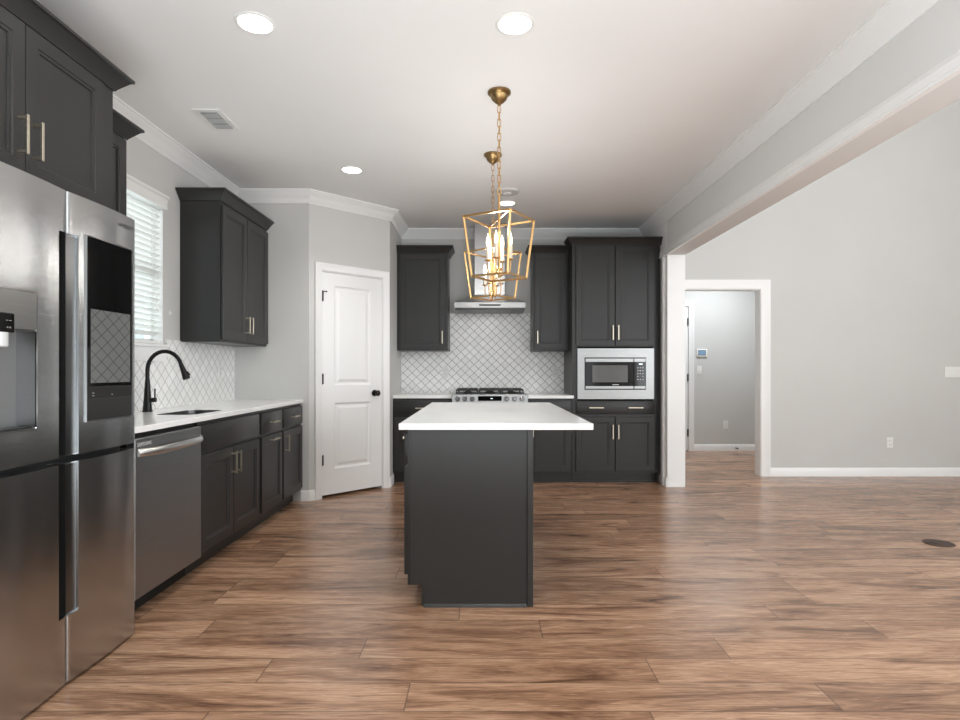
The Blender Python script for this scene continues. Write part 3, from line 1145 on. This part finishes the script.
cabinet('upper_cabinet', 'dark grey single-door wall cabinet left of the range hood', (-0.921, 6.28, 0), 0, 0.545, 0.325, 1.370, 2.425, [
    ('door', 0.034, 0.518, 1.388, 2.400, [(0.487, 1.510, 0.135)])],
    crown=[(0.545, 0.325), (0.545, 0), (0, 0)], crown_h=0.078, group=UG)
cabinet('upper_cabinet', 'dark grey single-door wall cabinet right of the range hood', (0.535, 6.28, 0), 0, 0.377, 0.325, 1.370, 2.425, [
    ('door', 0.018, 0.356, 1.388, 2.400, [(0.048, 1.510, 0.135)])],
    crown=[(0.377, 0), (0, 0), (0, 0.325)], crown_h=0.078, group=UG)

# tall oven cabinet
TX, TW = 0.915, 0.900
t = thing('tall_cabinet', 'tall dark grey pantry cabinet holding the built-in microwave', 'cabinet', (TX, YF, 0), 0)
bm = BM()
box(bm, 0, 0.020, 0, 0.600, 0.105, 2.460)
box(bm, TW-0.020, TW, 0, 0.600, 0.105, 2.460)
box(bm, 0.020, TW-0.020, 0, 0.600, 1.400, 2.460)
box(bm, 0.020, TW-0.020, 0, 0.600, 0.105, 0.845)
box(bm, 0.020, 0.052, 0, 0.020, 0.845, 1.400)
box(bm, TW-0.070, TW-0.020, 0, 0.020, 0.845, 1.400)
box(bm, 0.020, TW-0.020, 0.580, 0.600, 0.845, 1.400)
box(bm, 0.0, TW-0.03, 0.070, 0.590, 0.0, 0.105)
P('cabinet_box', bm, 'cab', t)
P('shoe_strip', box(BM(), 0, TW-0.03, 0.060, 0.0695, 0, 0.018), 'cab', t)
hw = 0.402
for fr in (('door', 0.036, 0.432, 1.408, 2.432, [(0.409, 1.543, 0.150)]),
           ('door', 0.440, 0.838, 1.408, 2.432, [(0.465, 1.543, 0.150)]),
           ('drawer', 0.040, 0.838, 0.710, 0.838, [(0.240, 0.777, 0.150, False), (0.640, 0.777, 0.150, False)]),
           ('door', 0.036, 0.432, 0.130, 0.680, [(0.409, 0.530, 0.150)]),
           ('door', 0.440, 0.838, 0.130, 0.680, [(0.465, 0.530, 0.150)])):
    add_front(t, *fr)
P('crown_moulding', sweep(BM(), [(TW+0.012, 0), (0, 0), (0, 0.21)], CC, 2.442), 'cab', t)

# microwave with trim kit
mw = thing('microwave', 'built-in stainless microwave with black glass door in tall cabinet', 'microwave', (0.966, YF, 0.864))
FW, FH = 0.782, 0.518
a, b_, c, d_ = 0.072, 0.700, 0.095, 0.425
bm = BM()
box(bm, 0, a, -0.022, -0.001, 0, FH)
box(bm, b_, FW, -0.022, -0.001, 0, FH)
box(bm, a, b_, -0.022, -0.001, 0, c)
box(bm, a, b_, -0.022, -0.001, d_, FH)
P('trim_kit', bm, 'steel2', mw)
P('oven_body', box(BM(), a+0.006, b_-0.006, -0.001, 0.40, c+0.004, d_-0.004), 'void', mw)
P('door', box(BM(), a+0.004, 0.572, -0.030, -0.0015, c+0.006, d_-0.006, 0.002), 'glassblack', mw)
P('control_panel', box(BM(), 0.575, b_-0.004, -0.030, -0.0015, c+0.006, d_-0.006, 0.002), 'glassblack', mw)
bm = box(BM(), a+0.008, 0.570, -0.034, -0.0305, d_-0.046, d_-0.010, 0.001)
P('top_strip', bm, 'steel2', mw)
P('top_strip', box(BM(), 0.577, b_-0.008, -0.034, -0.0305, d_-0.046, d_-0.010, 0.001), 'steel2', mw)
P('bottom_strip', box(BM(), a+0.008, 0.570, -0.034, -0.0305, c+0.010, c+0.038, 0.001), 'steel2', mw)
P('bottom_strip', box(BM(), 0.577, b_-0.008, -0.034, -0.0305, c+0.010, c+0.038, 0.001), 'steel2', mw)
M['mwwin'] = new_mat('microwave_window', (0.10, 0.10, 0.098), 0.12)
P('door_window', box(BM(), 0.150, 0.510, -0.0315, -0.0305, 0.172, 0.345), 'mwwin', mw)
P('display', box(BM(), 0.625, 0.662, -0.0315, -0.0305, 0.352, 0.363), 'led', mw)
for r in range(5):
    for cc in range(3):
        if r == 3 and cc == 1: continue
        P('button', box(BM(), 0.609+cc*0.026, 0.619+cc*0.026, -0.0315, -0.0305, 0.315-r*0.030, 0.325-r*0.030), 'silverink', mw)
P('badge', box(BM(), 0.355, 0.420, -0.0315, -0.0305, 0.143, 0.151), 'silverink', mw)

# ------------------------------------------------------------------ range
RG = thing('gas_range', 'stainless gas range with front knobs and black grates', 'range', (-0.312, 5.895, 0))
RW = 0.764
P('oven_body', box(BM(), 0.002, RW-0.002, 0.03, 0.700, 0.03, 0.895), 'greyside', RG)
bm = prism(BM(), [(-0.004, 0.830), (0.040, 0.830), (0.040, 0.912), (0.006, 0.912)], 0, RW, 'x')
P('control_panel', bm, 'steel2', RG)
P('cooktop', box(BM(), -0.004, RW+0.004, 0.012, 0.700, 0.8955, 0.914, 0.002), 'steel2', RG)
P('cooktop_well', box(BM(), 0.03, RW-0.03, 0.06, 0.64, 0.9145, 0.917), 'iron', RG)
P('oven_door', box(BM(), 0.004, RW-0.004, -0.004, 0.0295, 0.235, 0.822, 0.003), 'steel', RG)
P('oven_window', box(BM(), 0.12, RW-0.12, -0.006, -0.0045, 0.36, 0.68), 'glassblack', RG)
P('warming_drawer', box(BM(), 0.004, RW-0.004, -0.004, 0.0295, 0.05, 0.228, 0.003), 'steel', RG)
bm = tube(BM(), [(0.05, -0.045, 0.775), (RW-0.05, -0.045, 0.775)], 0.012, 12)
for x in (0.07, RW-0.07):
    box(bm, x-0.01, x+0.01, -0.045, -0.003, 0.767, 0.783)
P('oven_handle', bm, 'chrome', RG)
for x in (0.055, 0.129, 0.203, 0.548, 0.630, 0.704):
    k = lathe(BM(), [(0.025, -0.001), (0.025, -0.006), (0.020, -0.010), (0.019, -0.034), (0.016, -0.038), (0.004, -0.0385)], 20, (x, 0.0, 0.871), 'y')
    ko = P('knob', k, 'steel2', RG)
    P('knob_pointer', box(BM(), x-0.002, x+0.002, -0.041, -0.0385, 0.871, 0.888), 'void', ko)
P('display', box(BM(), 0.262, 0.500, -0.006, 0.02, 0.850, 0.898, 0.001), 'glassblack', RG)
P('display_digits', box(BM(), 0.388, 0.410, -0.0068, -0.0061, 0.871, 0.877), 'led', RG)
bm = lambda: None
for gx0, gx1 in ((0.036, 0.262), (0.268, 0.496), (0.502, 0.728)):
    g = BM()
    z0, z1 = 0.9175, 0.962
    for x in (gx0, gx1-0.014):
        prism(g, [(0.070, z0), (0.084, z0), (0.105, z1-0.012), (0.595, z1-0.012), (0.616, z0), (0.630, z0), (0.605, z1), (0.095, z1)], x, x+0.014, 'x')
    for y in (0.095, 0.215, 0.345, 0.475, 0.592):
        box(g, gx0, gx1, y, y+0.013, z1-0.014, z1)
    for x in ((gx0+gx1)/2-0.006,):
        box(g, x, x+0.012, 0.10, 0.60, z1-0.014, z1)
    P('grate', g, 'iron', RG)
for x, y, r in ((0.15, 0.20, 0.045), (0.15, 0.48, 0.038), (0.382, 0.34, 0.055), (0.614, 0.20, 0.05), (0.614, 0.48, 0.038)):
    P('burner', lathe(BM(), [(r, 0.9172), (r, 0.928), (r*0.75, 0.930), (r*0.72, 0.938), (0.004, 0.939)], 20, (x, y, 0)), 'iron', RG)

# ------------------------------------------------------------------ hood
HX = 0.072
hd_ = thing('range_hood', 'stainless chimney range hood above the gas range', 'range hood', (HX, 0, 0))
hy = 6.13
M['hoodsteel'] = metal('satin_hood_steel', (0.55, 0.55, 0.555), 0.30, 6, 500, 0.15)
P('canopy_band', box(BM(), -0.376, 0.376, hy, YB-0.012, 1.812, 1.873, 0.003), 'steel2', hd_)
bm = BM()
lo = [bm.verts.new(p) for p in ((-0.374, hy+0.004, 1.8735), (0.374, hy+0.004, 1.8735), (0.374, YB-0.012, 1.8735), (-0.374, YB-0.012, 1.8735))]
hi = [bm.verts.new(p) for p in ((-0.165, 6.32, 1.975), (0.165, 6.32, 1.975), (0.165, YB-0.012, 1.975), (-0.165, YB-0.012, 1.975))]
bm.faces.new(lo[::-1]); bm.faces.new(hi)
for i in range(4):
    bm.faces.new((lo[i], lo[(i+1) % 4], hi[(i+1) % 4], hi[i]))
P('canopy', bm, 'hoodsteel', hd_)
P('chimney', box(BM(), -0.164, 0.164, 6.325, YB-0.012, 1.9755, CEIL-0.0005, 0.002), 'hoodsteel', hd_)
P('control_strip', box(BM(), -0.112, 0.112, hy-0.002, hy-0.0002, 1.833, 1.850), 'void', hd_)
bm = BM()
for i in range(26):
    x = -0.35+i*0.028
    box(bm, x, x+0.016, hy+0.012, YB-0.06, 1.788, 1.8115, 0.002)
P('baffle_filter', bm, 'steel2', hd_)
P('filter_frame', box(BM(), -0.365, 0.365, hy+0.008, hy+0.014, 1.790, 1.8115), 'darkpanel', hd_)

# ------------------------------------------------------------------ island
IL = 1.765
isl = cabinet('kitchen_island', 'dark grey kitchen island cabinet under the white overhanging top', (-0.371, 4.645, 0), -PI/2, IL, 0.588, 0, TOP, [
    ('drawer', 0.015, 0.590, 0.700, 0.850, [(0.300, 0.80, 0.135, False)]),
    ('door', 0.015, 0.590, 0.150, 0.680, [(0.560, 0.575, 0.135)]),
    ('drawer', 0.600, 1.170, 0.700, 0.850, [(0.885, 0.80, 0.135, False)]),
    ('door', 0.600, 1.170, 0.150, 0.680, [(0.630, 0.575, 0.135)]),
    ('drawer', 1.180, 1.745, 0.700, 0.850, [(1.460, 0.80, 0.135, False)]),
    ('door', 1.180, 1.745, 0.150, 0.680, [(1.210, 0.575, 0.135)])], toe=1, cat='kitchen island')
P('back_panel', box(BM(), -0.004, IL+0.012, 0.5885, 0.617, 0.0, TOP, 0.001), 'cab', isl)
P('end_panel', prism(BM(), [(0.012, 0.112), (0.086, 0.112), (0.086, 0.0), (0.5845, 0), (0.5845, TOP), (0.012, TOP)], IL+0.0005, IL+0.006, 'x'), 'cab', isl)
P('corner_strip', box(BM(), IL+0.0065, IL+0.009, 0.012, 0.020, 0.112, TOP), 'cab', isl)
P('shoe_moulding', prism(BM(), [(IL+0.0065, 0.0), (IL+0.018, 0.0), (IL+0.016, 0.008), (IL+0.0065, 0.014)], 0.080, 0.584, 'y'), 'cab', isl)
o = P('island_countertop', box(BM(), -0.411, 0.538, 2.850, 4.705, 0.8705, 0.901, 0.002), 'quartz')
tag(o, 'white quartz slab top of the central island', 'countertop')


# ------------------------------------------------------------------ pendants
def pendant(label, x, y, rot):
    t = thing('pendant_lantern', label, 'pendant light', (x, y, 0), rot, 'gold lantern pendants above the island')
    cv = lathe(BM(), [(0.066, CEIL-0.0005), (0.066, CEIL-0.010), (0.058, CEIL-0.018), (0.050, CEIL-0.022), (0.042, CEIL-0.045), (0.024, CEIL-0.062), (0.010, CEIL-0.072), (0.006, CEIL-0.080)], 28)
    P('ceiling_canopy', cv, 'bronze', t)
    zt, zb = CEIL-0.078, 2.190
    n = 12
    pitch = (zt-zb)/n
    chain = P('chain', tube(BM(), [(0.0, 0.0, zt), (0.0, 0.0, zb)], 0.0013, 6), 'gold', t)
    L = pitch*1.22
    for k in range(n):
        zc = zt-(k+0.5)*pitch
        w_ = 0.0095
        pts = []
        h = L/2-w_
        for i in range(8):
            a = PI*i/7
            pts.append((w_*math.cos(a), h+w_*math.sin(a)))
        for i in range(8):
            a = PI+PI*i/7
            pts.append((w_*math.cos(a), -h+w_*math.sin(a)))
        pts.append(pts[0])
        p3 = [((p[0], 0, zc+p[1]) if k % 2 == 0 else (0, p[0], zc+p[1])) for p in pts]
        P('chain_link', tube(BM(), p3, 0.0024, 6), 'gold', chain)
    ZT, ZB = 2.022, 1.690
    RT, RB = 0.208, 0.161
    ct_, cb = [], []
    for k in range(4):
        a = PI/2*k
        ct_.append((RT*math.cos(a), RT*math.sin(a), ZT))
        cb.append((RB*math.cos(a), RB*math.sin(a), ZB))
    g = BM()
    for k in range(4):
        bar(g, ct_[k], ct_[(k+1) % 4], 0.0105)
    bar(g, ct_[1], ct_[3], 0.006)
    P('top_frame', g, 'gold', t)
    g = BM()
    for k in range(4):
        bar(g, cb[k], cb[(k+1) % 4], 0.0105)
    bar(g, cb[1], cb[3], 0.005)
    P('bottom_frame', g, 'gold', t)
    for k in range(4):
        P('corner_post', bar(BM(), ct_[k], cb[k], 0.0105), 'gold', t)
    g = lathe(BM(), [(0.0075, 1.70), (0.0075, 2.165)], 12)
    for zz, r in ((1.735, 0.014), (1.70, 0.010)):
        lathe(g, [(0.003, zz-r), (r*0.8, zz-r*0.6), (r, zz), (r*0.8, zz+r*0.6), (0.003, zz+r)], 16)
    ring = [(0.012*math.cos(2*PI*i/16), 0, 2.176+0.014*math.sin(2*PI*i/16)) for i in range(17)]
    tube(g, ring, 0.0028, 6)
    P('stem', g, 'gold', t)
    for k in range(4):
        a = PI/2*k+PI/4+0.25
        ca, sa = math.cos(a), math.sin(a)
        r = 0.066
        pts = [(0.008, 1.735), (0.022, 1.712), (0.042, 1.703), (0.060, 1.716), (r, 1.740), (r, 1.786)]
        arm = tube(BM(), [(p[0]*ca, p[0]*sa, p[1]) for p in pts], 0.004, 8)
        lathe(arm, [(0.004, 1.782), (0.021, 1.788), (0.022, 1.791), (0.004, 1.791)], 16, (r*ca, r*sa, 0))
        ao = P('candle_arm', arm, 'gold', t)
        P('candle_sleeve', lathe(BM(), [(0.0115, 1.7915), (0.0115, 1.868)], 14, (r*ca, r*sa, 0)), 'candle', ao)
        P('flame_bulb', lathe(BM(), [(0.007, 1.8685), (0.010, 1.880), (0.0115, 1.893), (0.009, 1.912), (0.004, 1.930), (0.001, 1.942)], 14, (r*ca, r*sa, 0)), 'bulb', ao)
    l = bpy.data.lights.new('candle_glow', 'POINT')
    l.energy = 6.5
    l.color = (1, 0.975, 0.94)
    l.shadow_soft_size = 0.05
    lo_ = bpy.data.objects.new('candle_glow', l)
    lo_.parent = t
    lo_.location = (0, 0, 1.96)
    col.objects.link(lo_)
    return t


pendant('nearer, larger-looking gold lantern pendant hanging over the island', 0.092, 3.325, math.radians(14.5))
pendant('farther gold lantern pendant, lower in view, in front of the range hood', 0.072, 4.29, math.radians(4))


# ------------------------------------------------------------------ ceiling fittings
def downlight(label, x, y):
    t = thing('recessed_light', label, 'ceiling light', (x, y, CEIL), 0, 'recessed ceiling lights')
    P('trim_ring', lathe(BM(), [(0.074, -0.0005), (0.076, -0.006), (0.088, -0.003), (0.090, -0.0005)], 32, cap=False), 'plastic', t)
    P('diffuser', lathe(BM(), [(0.0735, -0.0008), (0.070, -0.003), (0.0, -0.003)], 32, cap=False), 'lamp', t)
    l = bpy.data.lights.new('downlight_beam', 'SPOT')
    l.energy = 34
    l.spot_size = math.radians(120)
    l.spot_blend = 0.8
    l.shadow_soft_size = 0.06
    l.color = (1, 0.995, 0.97)
    lo_ = bpy.data.objects.new('downlight_beam', l)
    lo_.parent = t
    lo_.location = (0, 0, -0.012)
    col.objects.link(lo_)


downlight('round recessed ceiling light nearest the refrigerator cabinets', -1.038, 2.665)
downlight('round recessed ceiling light at top centre, nearest the camera', 0.146, 2.672)
downlight('round recessed ceiling light in front of the pantry door', -1.036, 4.62)
downlight('round recessed ceiling light behind the pendant chains near the hood', 0.225, 5.54)
sd = thing('smoke_detector', 'flat round white detector on the ceiling by the pendant chains', 'smoke detector', (0.215, 5.16, CEIL))
P('housing', lathe(BM(), [(0.105, -0.0005), (0.105, -0.012), (0.100, -0.020), (0.075, -0.024), (0.0, -0.025)], 32, cap=False), 'wall', sd)
P('sensor_grille', lathe(BM(), [(0.035, -0.0245), (0.033, -0.030), (0.0, -0.031)], 24, cap=False), 'plastic', sd)

vt = thing('ceiling_vent', 'white rectangular air register in the ceiling above the sink run', 'air vent', (-1.677, 3.69, CEIL))
P('vent_frame', rim(0, 1, 0, 1, 0.1, 0, 0.01) if False else box(BM(), -0.082, 0.082, -0.155, 0.155, -0.008, -0.0005, 0.002), 'plastic', vt)
M['ventdark'] = new_mat('vent_shadow_grey', (0.06, 0.06, 0.06), 0.6)
M['ventmid'] = new_mat('vent_grey', (0.2, 0.2, 0.2), 0.6)
for y0, y1, mt in ((-0.115, -0.045, 'ventdark'), (-0.035, 0.035, 'ventmid'), (0.045, 0.115, 'ventmid')):
    g = P('grille_opening', box(BM(), -0.052, 0.052, y0, y1, -0.0095, -0.0082), mt, vt)
    b = BM()
    n = 7
    for i in range(n):
        y = y0+(y1-y0)*(i+0.5)/n
        prism(b, [(y-0.003, -0.016), (y-0.001, -0.016), (y+0.004, -0.0096), (y+0.002, -0.0096)], -0.052, 0.052, 'x')
    P('louvres', b, 'plastic', g)


# ------------------------------------------------------------------ wall plates
def plate(name, label, cat, loc, rot, kind, gang=1, mat='plastic', w=0.070, h=0.115):
    t = thing(name, label, cat, loc, rot)
    W = w+(gang-1)*0.046
    P('cover_plate', box(BM(), -W/2, W/2, -0.006, -0.0005, -h/2, h/2, 0.002), mat, t)
    for g in range(gang):
        x = (g-(gang-1)/2)*0.046
        if kind == 'outlet':
            for s in (-1, 1):
                so = P('socket', box(BM(), x-0.016, x+0.016, -0.0085, -0.0062, s*0.020-0.014, s*0.020+0.014, 0.003), mat, t)
                b = BM()
                box(b, x-0.008, x-0.006, -0.0092, -0.0086, s*0.020-0.004, s*0.020+0.006)
                box(b, x+0.006, x+0.008, -0.0092, -0.0086, s*0.020-0.004, s*0.020+0.006)
                P('slots', b, 'darkpanel', so)
        else:
            P('rocker', box(BM(), x-0.016, x+0.016, -0.010, -0.0062, -0.033, 0.033, 0.002), mat, t)
    return t


plate('wall_outlet', 'white outlet low on the grey great-room wall', 'outlet', (4.442, YG, 0.368), 0, 'outlet')
plate('light_switch', 'white three-gang light switch on the great-room wall at right edge', 'light switch', (5.13, YG, 1.139), 0, 'switch', 3, w=0.085)
plate('light_switch', 'white switch plate on the hall wall below the thermostat', 'light switch', (3.100, HY, 1.160), 0, 'switch')
plate('wall_outlet', 'white outlet low on the hall wall seen through the opening', 'outlet', (3.478, HY, 0.375), 0, 'outlet')
M['platetile'] = paint('off_white_plastic', (0.72, 0.72, 0.70), 0.35, 0.01, 0.0)
plate('wall_outlet', 'pale outlet on the tile backsplash left of the range', 'outlet', (-0.425, YB-0.0095, 1.135), 0, 'outlet', mat='platetile')
plate('wall_outlet', 'pale outlet on the tile backsplash right of the range', 'outlet', (0.822, YB-0.0095, 1.140), 0, 'outlet', mat='platetile')
plate('wall_outlet', 'pale outlet on the sink backsplash under the two-door cabinet', 'outlet', (XL+0.0095, 4.89, 1.150), RL, 'outlet', mat='platetile')

th = thing('thermostat', 'white thermostat with small blue screen on the hall wall', 'thermostat', (3.135, HY, 1.405))
P('housing', box(BM(), -0.075, 0.075, -0.022, -0.0005, -0.055, 0.055, 0.006, 2), 'plastic', th)
P('screen', box(BM(), -0.050, 0.045, -0.0235, -0.0222, -0.028, 0.032), 'screenblue', th)
P('screen_bezel', rim(-0.056, 0.051, -0.034, 0.038, 0.006, -0.0245, -0.0221), 'darkpanel', th)
text('screen_digits', '72', 0.045, th, (0, -0.0238, 0.0), (PI/2, 0, 0), 'led') if False else None

# door stop on the hall baseboard
ds = thing('door_stop', 'small dark spring door stop on the hall baseboard', 'door stop', (3.615, HY-0.0145, 0.045))
P('spring', tube(BM(), [(0, 0, 0), (0, -0.060, 0)], 0.006, 10), 'black', ds)
P('rubber_tip', lathe(BM(), [(0.010, -0.075), (0.011, -0.060)], 12, axis='y'), 'black', ds)

# round floor outlet
fo = thing('floor_outlet', 'round dark bronze floor outlet cover at the right', 'floor outlet', (3.055, 3.92, 0.0005))
P('cover', lathe(BM(), [(0.090, 0), (0.088, 0.004), (0.080, 0.0055), (0.0, 0.0055)], 36, cap=False), 'floorbrass', fo)
P('flip_lid', lathe(BM(), [(0.050, 0.0056), (0.049, 0.0085), (0.0, 0.0085)], 28, cap=False), 'floorbrass', fo)
